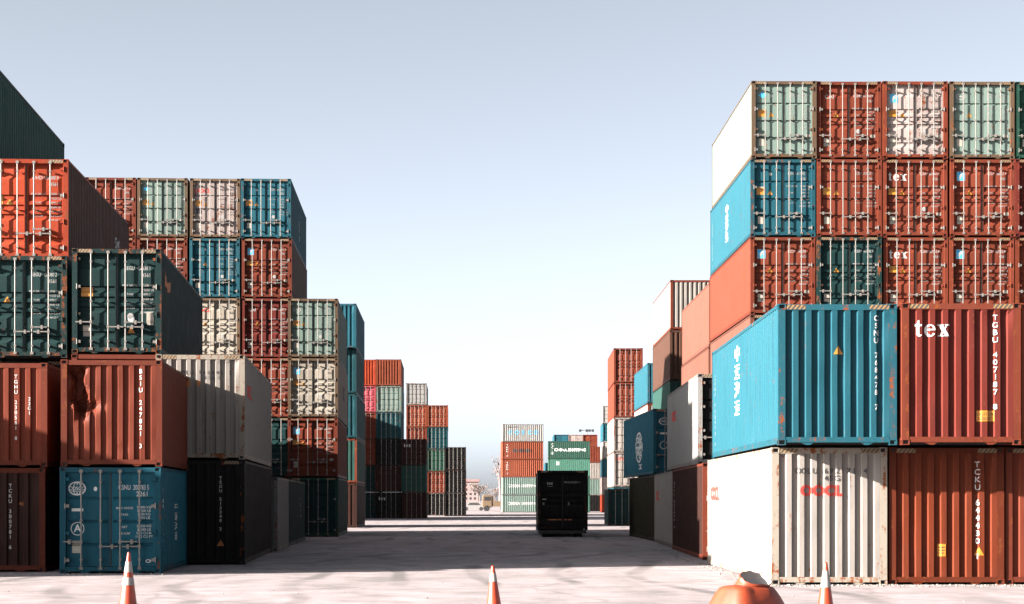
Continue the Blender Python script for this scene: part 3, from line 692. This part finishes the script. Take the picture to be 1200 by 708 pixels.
pile(11.3, 265.2, 90.5, '', gs, group=G8, jit=.15)
for i, k in enumerate(('blue', 'pinkwhite', 'redbrown')):
    pile(8.37 + 2.5 * i, 310.0, 0, f'{("first", "middle", "last")[i]} of three columns behind the green lettered stack', [c(q, 'A' if q != 'redbrown' else 'B', hc='s', tier=3) for q in ('brown', 'brown', 'green', 'brown', k)], group=G8)
pile(6.55, 290.0, 0, 'stack glimpsed beside the grey COSCO stack', [c(q, 'A', hc='s', tier=3) for q in ('brown', 'white', 'blue')], group=G8)

# lone black container on a low roll trailer
Z0 = .34
container(2.46, 88.0, Z0, -.4, 'black', 'B', label='lone black container with barred doors standing in the middle of the alley', group=GROUP,
          marks=[('lettering', 'F', M_WTXT, lambda L, H: [S('tex', -.62, H - .62, .22, .01), rect(-.75, -.48, H - .78, H - .765), S('TGHU 512108 1', .45, H - .58, .12, .004), rect(-.98, -.80, H - 1.42, H - 1.38)]),
                 ('data_plate', 'F', M_WST, lambda L, H: [disc(-.93, H - 1.62, .07, 14, .8), disc(.28, H - 1.62, .08, 14, .8)]), ('caution_sticker', 'F', M_ORTXT, lambda L, H: [rect(-.75, .45, H - 2.42, H - 2.36)])])
tr = bpy.data.objects.new('roll_trailer', None); COL.objects.link(tr); tr.location = (2.46, 88.0, 0)
tag(tr, 'low dark roll trailer carrying the lone black container', 'trailer')
bm = bmesh.new(); box(bm, -1.15, 1.15, .05, 12.1, .17, .335); put('deck', to_mesh(bm, 'deck'), M_DARK, tr)
for yy in (.6, 1.3, 10.4, 11.1):
    for xx in (-.75, .75):
        bm = bmesh.new(); cyl(bm, (xx - .2, yy, .12), (xx + .2, yy, .12), .118, 16); put('wheel', to_mesh(bm, 'wheel'), M_RUBBER, tr)

# ------------------------------------------------------------------ cones
M_ORANGE = flat('orange_cone_plastic', (.27, .026, .004), .45, 0, .35, 9)
M_BAND = flat('reflective_white_band', (.20, .19, .18), .5, 0, .35, 14)
def lathe(prof, n=28, cap=True):
    bm = bmesh.new(); rows = []
    for r, z in prof: rows.append([bm.verts.new((r * math.cos(i * 2 * math.pi / n), r * math.sin(i * 2 * math.pi / n), z)) for i in range(n)])
    for a, b in zip(rows, rows[1:]):
        for i in range(n): bm.faces.new((a[i], a[(i+1) % n], b[(i+1) % n], b[i]))
    if cap: bm.faces.new(rows[-1])
    return bm
def m_cone_body():
    pr = [(.150, .03), (.146, .06)] + [(.146 - .122 * t, .06 + .83 * t) for t in [i / 8 for i in range(1, 9)]] + [(.020, .905), (.012, .912)]
    return to_mesh(lathe(pr), 'body', True)
def rad(z): return .146 - .122 * (z - .06) / .83
def m_collar(z0, z1): return to_mesh(lathe([(rad(z0) + .003, z0), (rad((z0 + z1) / 2) + .003, (z0 + z1) / 2), (rad(z1) + .003, z1)], cap=False), 'reflective_collar', True)
def m_cone_base():
    bm = bmesh.new(); box(bm, -.19, .19, -.19, .19, 0, .035)
    bmesh.ops.bevel(bm, geom=[e for e in bm.edges], offset=.012, segments=2, affect='EDGES'); return to_mesh(bm, 'base')
for x, y, rz, bands, tilt, lab in ((-6.44, 30.4, 10, ((.36, .49), (.575, .755)), 1.0, 'orange traffic cone with two grey-white bands in front of the dark blue container'),
                        (-.23, 24.1, 35, ((.70, .815),), -1.5, 'worn orange traffic cone with one narrow white band in the middle of the bright ground'),
                        (4.39, 25.4, 60, ((.56, .795),), .5, 'orange traffic cone with one broad white band in front of the white OOCL container')):
    o = bpy.data.objects.new('traffic_cone', None); COL.objects.link(o); o.location = (x, y, .003); o.rotation_euler = (R(tilt * .4), R(tilt), R(rz))
    tag(o, lab, 'traffic cone', 'traffic cones across the bright ground')
    put('body', cached('cone', m_cone_body), M_ORANGE, o); put('base', cached('cbase', m_cone_base), M_RUBBER, o)
    for a, b in bands: put('reflective_collar', m_collar(a, b), M_BAND, o)

# ------------------------------------------------------------------ orange plastic barrier
M_TARP = flat('orange_barrier_plastic', (.20, .028, .007), .5, 0, .45, 5)
hb = bpy.data.objects.new('plastic_barrier', None); COL.objects.link(hb); hb.location = (2.90, 22.4, 0); hb.rotation_euler = (0, 0, R(33)); hb.scale = (1.14, 1.14, 1.0)
tag(hb, 'dull orange plastic barrier with a broken open neck, beside a traffic cone', 'barrier')
def hump():
    bm = bmesh.new(); n = 64; rows = []
    rnd = random.Random(5)
    dents = [(rnd.uniform(0, 6.28), rnd.uniform(.1, .75), rnd.uniform(.10, .22), rnd.uniform(-.10, .07)) for _ in range(26)]
    prof = [(0, .60, .50), (.06, .60, .50), (.09, .57, .475), (.20, .52, .445), (.32, .46, .41), (.42, .42, .375), (.52, .375, .335), (.60, .335, .30), (.67, .30, .262), (.705, .28, .238), (.722, .255, .21), (.73, .21, .17), (.732, .10, .08)]
    for z, a, b in prof:
        row = []
        for i in range(n):
            t = i * 2 * math.pi / n; ct, st = math.cos(t), math.sin(t); e = 3.4
            k = (abs(ct) ** e + abs(st) ** e) ** (-1 / e)
            d = sum(w * math.exp(-(((t - u + 3.14) % 6.28 - 3.14) ** 2 * .35 + (z - v) ** 2) / (s * s)) for u, v, s, w in dents)
            row.append(bm.verts.new((a * k * ct * (1 + d), b * k * st * (1 + d), z + .012 * math.sin(2 * t + 1) * (z > .6))))
        rows.append(row)
    for p, q in zip(rows, rows[1:]):
        for i in range(n): bm.faces.new((p[i], p[(i+1) % n], q[(i+1) % n], q[i]))
    bm.faces.new(rows[-1])
    return to_mesh(bm, 'shell', True)
put('shell', hump(), M_TARP, hb)
AX = (Matrix.Rotation(R(-33), 3, 'Z') @ Vector((.30, -.42, .86))).normalized()
def tube(profile, wob, closed):
    bm = bmesh.new(); n = 26; rows = []; u = Vector((0, 0, 1)).cross(AX).normalized(); v = AX.cross(u); c0 = Vector((.06, .02, .66))
    rnd = random.Random(8); w = [rnd.uniform(-1, 1) for _ in range(n)]
    for r, s in profile:
        rows.append([bm.verts.new(c0 + AX * (s + wob * w[i] * (s > .1)) + (u * 1.25 * math.cos(t) + v * .95 * math.sin(t)) * r) for i, t in enumerate([j * 2 * math.pi / n for j in range(n)])])
    for p, q in zip(rows, rows[1:]):
        for i in range(n): bm.faces.new((p[i], p[(i+1) % n], q[(i+1) % n], q[i]))
    if closed: bm.faces.new(rows[-1])
    return bm
put('neck', to_mesh(tube(((.20, -.06), (.165, .04), (.155, .12), (.168, .185), (.160, .192)), .012, False), 'neck', True), M_TARP, hb)
put('lining', to_mesh(tube(((.158, .186), (.148, .13), (.12, .08), (.05, .07)), .010, True), 'lining', True), flat('grey_lining', (.26, .24, .23), .6), hb)

# ------------------------------------------------------------------ ground
def ground():
    bm = bmesh.new(); s = 6000
    v = [bm.verts.new(p) for p in ((-s, -300, 0), (s, -300, 0), (s, 9000, 0), (-s, 9000, 0))]; bm.faces.new(v)
    m, nt, b = new_mat('dusty_concrete')
    tc = N(nt, 'ShaderNodeTexCoord'); v = tc.outputs['Object']
    mp = N(nt, 'ShaderNodeMapping'); mp.inputs['Scale'].default_value = (1, .16, 1); nt.links.new(v, mp.inputs[0])
    mp2 = N(nt, 'ShaderNodeMapping'); mp2.inputs['Rotation'].default_value = (0, 0, .5); mp2.inputs['Scale'].default_value = (.12, 1, 1); nt.links.new(v, mp2.inputs[0])
    big = noise(nt, v, .09, 5, .6); mid = noise(nt, v, .9, 8, .68); fine = noise(nt, v, 22, 6, .75)
    tr_ = noise(nt, mp.outputs[0], .55, 5, .6); tr2 = noise(nt, mp2.outputs[0], .5, 5, .6)
    cc = mixc(nt, ramp(nt, big, .32, .68), (.250, .213, .222), (.185, .165, .168))
    cc = mixc(nt, ramp(nt, mid, .40, .78), cc, (.088, .084, .083))
    f = N(nt, 'ShaderNodeMath', operation='MULTIPLY'); f.inputs[1].default_value = .45; nt.links.new(ramp(nt, tr_, .52, .72), f.inputs[0])
    cc = mixc(nt, f.outputs[0], cc, (.075, .073, .071))
    f2 = N(nt, 'ShaderNodeMath', operation='MULTIPLY'); f2.inputs[1].default_value = .4; nt.links.new(ramp(nt, tr2, .55, .75), f2.inputs[0])
    cc = mixc(nt, f2.outputs[0], cc, (.175, .163, .160))
    cc = mixc(nt, ramp(nt, fine, .58, .80), cc, (.066, .064, .062))
    # tyre tracks running along the alley
    sp = N(nt, 'ShaderNodeSeparateXYZ'); nt.links.new(v, sp.inputs[0])
    wob = noise(nt, v, .035, 2, .5)
    wx = N(nt, 'ShaderNodeMath', operation='MULTIPLY_ADD'); wx.inputs[1].default_value = 14; nt.links.new(wob, wx.inputs[0]); nt.links.new(sp.outputs[0], wx.inputs[2])
    pg = N(nt, 'ShaderNodeMath', operation='PINGPONG'); pg.inputs[1].default_value = 1.15; nt.links.new(wx.outputs[0], pg.inputs[0])
    tm = ramp(nt, pg.outputs[0], .12, .30, (1, 1, 1, 1), (0, 0, 0, 1))
    tf = N(nt, 'ShaderNodeMath', operation='MULTIPLY'); nt.links.new(tm, tf.inputs[0]); nt.links.new(ramp(nt, noise(nt, v, .16, 4, .6), .44, .60), tf.inputs[1])
    tg = N(nt, 'ShaderNodeMath', operation='MULTIPLY'); tg.inputs[1].default_value = .8; nt.links.new(tf.outputs[0], tg.inputs[0])
    cc = mixc(nt, tg.outputs[0], cc, (.070, .066, .066))
    vo = N(nt, 'ShaderNodeTexVoronoi', feature='DISTANCE_TO_EDGE'); vo.inputs['Scale'].default_value = .16
    wv = N(nt, 'ShaderNodeVectorMath', operation='ADD'); wn = N(nt, 'ShaderNodeTexNoise'); wn.inputs['Scale'].default_value = .5; wn.inputs['Detail'].default_value = 5
    nt.links.new(v, wn.inputs['Vector']); nt.links.new(v, wv.inputs[0]); nt.links.new(wn.outputs['Color'], wv.inputs[1]); nt.links.new(wv.outputs[0], vo.inputs['Vector'])
    ck = N(nt, 'ShaderNodeMath', operation='MULTIPLY'); ck.inputs[1].default_value = .32; nt.links.new(ramp(nt, vo.outputs['Distance'], .004, .016, (1, 1, 1, 1), (0, 0, 0, 1)), ck.inputs[0])
    cc = mixc(nt, ck.outputs[0], cc, (.06, .055, .055))
    st = noise(nt, v, .33, 6, .7)
    sm = N(nt, 'ShaderNodeMath', operation='MULTIPLY'); sm.inputs[1].default_value = .75; nt.links.new(ramp(nt, st, .565, .68), sm.inputs[0])
    cc = mixc(nt, sm.outputs[0], cc, (.085, .080, .079))
    nt.links.new(cc, b.inputs['Base Color']); b.inputs['Roughness'].default_value = .9
    b.inputs['Specular IOR Level'].default_value = .2
    bp = N(nt, 'ShaderNodeBump'); bp.inputs['Strength'].default_value = .5; bp.inputs['Distance'].default_value = .012
    ad = N(nt, 'ShaderNodeMath', operation='ADD'); nt.links.new(fine, ad.inputs[0]); nt.links.new(mid, ad.inputs[1])
    nt.links.new(ad.outputs[0], bp.inputs['Height']); nt.links.new(bp.outputs[0], b.inputs['Normal'])
    o = put('ground', to_mesh(bm, 'ground'), m); o['kind'] = 'structure'; return o
ground()
def gravel():
    bm = bmesh.new(); rnd = random.Random(9)
    def stone(x, y, s):
        vs = [bm.verts.new((x + math.cos(a) * s * rnd.uniform(.6, 1.1), y + math.sin(a) * s * rnd.uniform(.6, 1.1), 0)) for a in [i * 1.2566 for i in range(5)]]
        tp = [bm.verts.new((v.co.x * .5 + x * .5, v.co.y * .5 + y * .5, s * rnd.uniform(.4, .8))) for v in vs]
        for i in range(5): bm.faces.new((vs[i], vs[(i+1) % 5], tp[(i+1) % 5], tp[i]))
        bm.faces.new(tp)
    for _ in range(420): stone(rnd.uniform(5.3, 12), 37.9 - abs(rnd.gauss(0, .22)), rnd.uniform(.012, .05))
    for _ in range(200): stone(rnd.uniform(5.2, 5.5) - abs(rnd.gauss(0, .15)), rnd.uniform(38, 66), rnd.uniform(.012, .045))
    for _ in range(240): stone(rnd.uniform(-14, 9), rnd.uniform(24, 60), rnd.uniform(.010, .028))
    for _ in range(120): stone(rnd.uniform(-11, -8.3), 43.9 - abs(rnd.gauss(0, .25)), rnd.uniform(.012, .04))
    o = put('gravel', to_mesh(bm, 'gravel'), flat('gravel_stone', (.13, .12, .11), .9, 0, .4, 3)); o['kind'] = 'stuff'
gravel()

# ------------------------------------------------------------------ the distance
def light_mast(x, y, h):
    o = bpy.data.objects.new('light_mast', None); COL.objects.link(o); o.location = (x, y, 0)
    tag(o, 'tall thin floodlight mast rising behind the far blue and red door ends', 'light mast')
    bm = bmesh.new(); cyl(bm, (0, 0, 0), (0, 0, h), .16, 8, .09); put('pole', to_mesh(bm, 'pole'), M_GALV, o)
    bm = bmesh.new(); box(bm, -1.35, 1.35, -.06, .06, h - .12, h); put('crossarm', to_mesh(bm, 'crossarm'), M_GALV, o)
    for xx in (-1.2, .0, .5, 1.1):
        bm = bmesh.new(); box(bm, xx - .22, xx + .22, -.28, -.07, h - .35, h + .1); put('floodlight', to_mesh(bm, 'floodlight'), M_DARK, o)
light_mast(13.6, 330, 14.6)
def truck(x, y, rz, col, lab):
    o = bpy.data.objects.new('parked_truck', None); COL.objects.link(o); o.location = (x, y, 0); o.rotation_euler = (0, 0, R(rz))
    tag(o, lab, 'truck')
    bm = bmesh.new(); box(bm, -1.9, -.3, -1.0, 1.0, .6, 2.7); bmesh.ops.bevel(bm, geom=bm.edges[:], offset=.15, segments=2, affect='EDGES'); put('cab', to_mesh(bm, 'cab'), col, o)
    bm = bmesh.new(); box(bm, -.2, 2.6, -1.05, 1.05, .75, 1.7); box(bm, -.2, -.1, -1.05, 1.05, 1.7, 2.4); put('cargo_bed', to_mesh(bm, 'cargo_bed'), col, o)
    bm = bmesh.new(); box(bm, -1.65, -.6, -1.02, -1.005, 1.75, 2.4); put('window', to_mesh(bm, 'window'), M_DARK, o)
    for xx in (-1.2, 1.6):
        for yy in (-1.0, .72):
            bm = bmesh.new(); cyl(bm, (xx, yy, .48), (xx, yy + .28, .48), .48, 16); put('wheel', to_mesh(bm, 'wheel'), M_RUBBER, o)
M_BEIGE = flat('beige_vehicle_paint', (.11, .075, .045), .45)
truck(-3.0, 300, 4, M_BEIGE, 'small beige flatbed truck parked beside the free-standing far stack')
def car(x, y, col, lab):
    o = bpy.data.objects.new('parked_car', None); COL.objects.link(o); o.location = (x, y, 0)
    tag(o, lab, 'car', 'cars parked at the far end of the yard')
    bm = bmesh.new(); pr = [(-2.1, .35), (-2.1, .8), (-1.2, .95), (-.7, 1.45), (.8, 1.45), (1.5, .95), (2.1, .85), (2.1, .35)]
    a = [bm.verts.new((px, -.85, pz)) for px, pz in pr]; b = [bm.verts.new((px, .85, pz)) for px, pz in pr]
    bm.faces.new(a); bm.faces.new(b[::-1])
    for i in range(len(pr)): bm.faces.new((a[i], a[(i+1) % 8], b[(i+1) % 8], b[i]))
    put('body', to_mesh(bm, 'body'), col, o)
    bm = bmesh.new(); bm.faces.new([bm.verts.new(p) for p in ((-1.0, -.86, .98), (-.65, -.86, 1.38), (.75, -.86, 1.38), (1.25, -.86, .98))]); put('window', to_mesh(bm, 'window'), M_DARK, o)
    for xx in (-1.3, 1.3):
        for yy in (-.88, .68):
            bm = bmesh.new(); cyl(bm, (xx, yy, .33), (xx, yy + .2, .33), .33, 14); put('wheel', to_mesh(bm, 'wheel'), M_RUBBER, o)
car(-6.6, 312, flat('white_car_paint', (.16, .155, .15), .3), 'white car parked far off, beyond the end of the dark block')
car(-11.4, 318, flat('red_car_paint', (.14, .02, .012), .3), 'red car parked far off, beyond the end of the dark block')
def building(x, y):
    o = bpy.data.objects.new('office_building', None); COL.objects.link(o); o.location = (x, y, 0)
    tag(o, 'pale pink building with a flat overhanging roof, far beyond the dark block', 'building')
    mp_ = flat('hazed_pink_render', (.17, .125, .12), .8)  # wall colour paled in place of distance haze
    bm = bmesh.new(); box(bm, -8, 8, 0, 14, 0, 17.2); put('wall', to_mesh(bm, 'wall'), mp_, o)
    bm = bmesh.new(); box(bm, -9.2, 9.2, -1.2, 15.2, 17.2, 19.2); put('roof', to_mesh(bm, 'roof'), flat('muted_red_roof', (.16, .09, .085), .8), o)
    for i in range(4):
        for j in range(4):
            bm = bmesh.new(); box(bm, -6.4 + i * 3.6, -4.6 + i * 3.6, -.06, -.004, 2.4 + j * 3.7, 4.4 + j * 3.7); put('window', to_mesh(bm, 'window'), M_DARK, o)
building(-36.0, 1500)
M_PALE = flat('haze_pale_foliage', (.13, .11, .11), .9, 0, .3, .4); M_BARK = flat('grey_bark', (.12, .09, .075), .9); M_LEAF = flat('hazed_foliage', (.14, .11, .10), .8, 0, .45, .4)  # both foliage colours lightened to paint in distance haze
def tree(x, y, h, w, seed, lab, bare=False):
    rnd = random.Random(seed)
    o = bpy.data.objects.new('tree', None); COL.objects.link(o); o.location = (x, y, 0)
    tag(o, lab, 'tree', 'trees beyond the far end of the yard')
    bm = bmesh.new(); cyl(bm, (0, 0, 0), (0, 0, h * .5), h * .03, 7, h * .018)
    tips = []
    for i in range(9 if not bare else 16):
        a = rnd.uniform(0, 6.28); z0 = h * rnd.uniform(.3, .5); p = Vector((math.cos(a) * w * rnd.uniform(.4, .9), math.sin(a) * w * rnd.uniform(.4, .9), h * rnd.uniform(.6, .95)))
        cyl(bm, (0, 0, z0), p, h * .012, 5, h * .004); tips.append(p)
        for _ in range(3):
            q = p * rnd.uniform(.75, .95) + Vector((rnd.uniform(-1, 1), rnd.uniform(-1, 1), rnd.uniform(-.2, 1))) * w * .35; q2 = Vector((p.x * .6, p.y * .6, z0 + (p.z - z0) * .6)); cyl(bm, q2, q, h * .006, 4, h * .002); tips.append(q)
    put('trunk', to_mesh(bm, 'trunk'), M_PALE if bare else M_BARK, o)
    bm = bmesh.new()
    for p in tips:
        for _ in range(4 if bare else 60):
            ce = p + Vector((rnd.gauss(0, 1), rnd.gauss(0, 1), rnd.gauss(0, .7))) * w * (.13 if bare else .2)
            n = Vector((rnd.uniform(-1, 1), rnd.uniform(-1, 1), rnd.uniform(-1, 1))).normalized(); a = n.orthogonal().normalized(); b = n.cross(a); s = h * rnd.uniform(.012, .03) * (.35 if bare else 1)
            bm.faces.new([bm.verts.new(ce + a * s), bm.verts.new(ce + b * s * .6), bm.verts.new(ce - a * s), bm.verts.new(ce - b * s * .6)])
    put('crown', to_mesh(bm, 'crown'), M_PALE if bare else M_LEAF, o)
for i, (x, y, h, w, lab, br) in enumerate((
    (-24, 1350, 15, 7, 'hazy low tree just beyond the pale pink building, beside its wall', False), (-12, 1300, 11, 7, 'hazy squat tree midway between the pink building and the far stack', False),
    (-4.2, 640, 19, 4.5, 'thin sparse tree rising beside the free-standing far stack', True), (-50, 1420, 14, 8, 'hazy tree mostly hidden behind the dark block end', False))):
    tree(x, y, h, w, 60 + i, lab, br)

# ------------------------------------------------------------------ haze, light, camera
HAZE = 0
if HAZE:
    bm = bmesh.new(); box(bm, -400, 400, -60, 1700, -1, 26)
    hm = bpy.data.materials.new('thin_haze'); hm.use_nodes = True; nt = hm.node_tree; nt.nodes.clear()
    out = nt.nodes.new('ShaderNodeOutputMaterial'); vo = nt.nodes.new('ShaderNodeVolumePrincipled')
    vo.inputs['Density'].default_value = HAZE; vo.inputs['Color'].default_value = (.92, .90, .92, 1); vo.inputs['Anisotropy'].default_value = .2
    nt.links.new(vo.outputs[0], out.inputs['Volume'])
    o = put('haze', to_mesh(bm, 'haze'), hm); o['kind'] = 'stuff'

Ls = Vector((2.6, 1.0, -.91)).normalized()          # the way the light travels
sun = bpy.data.lights.new('sun', 'SUN'); sun.energy = 5.0; sun.angle = R(.5); sun.color = (1.0, .90, .82)
so = bpy.data.objects.new('sun', sun); COL.objects.link(so)
so.rotation_euler = Ls.to_track_quat('-Z', 'Y').to_euler()
w = bpy.data.worlds.new('World'); scene.world = w; w.use_nodes = True
nt = w.node_tree; bg = nt.nodes['Background']
sky = nt.nodes.new('ShaderNodeTexSky'); sky.sky_type = 'NISHITA'; sky.sun_disc = False
sky.sun_elevation = math.asin(-Ls.z); sky.sun_rotation = math.atan2(-Ls.x, -Ls.y) % (2 * math.pi)
sky.air_density = .24; sky.dust_density = 1.8; sky.ozone_density = .6; sky.altitude = 0
hz = nt.nodes.new('ShaderNodeHueSaturation'); hz.inputs['Saturation'].default_value = .40; hz.inputs['Hue'].default_value = .480
nt.links.new(sky.outputs[0], hz.inputs['Color']); nt.links.new(hz.outputs[0], bg.inputs[0]); bg.inputs[1].default_value = .05

cam = bpy.data.cameras.new('camera'); co = bpy.data.objects.new('camera', cam); COL.objects.link(co)
co.location = (0, 0, 1.78); co.rotation_euler = (R(90), 0, 0)
cam.sensor_width = 36; cam.lens = 63.75; cam.shift_y = .19375; cam.clip_start = .1; cam.clip_end = 20000
scene.camera = co
vs = scene.view_settings
scene.display_settings.display_device = 'sRGB'
vs.view_transform = 'Standard'; vs.look = 'None'; vs.exposure = 3.15; vs.gamma = 1; vs.use_curve_mapping = False
scene.cycles.use_denoising = True
scene.cycles.max_bounces = 6; scene.cycles.diffuse_bounces = 3; scene.cycles.volume_bounces = 0
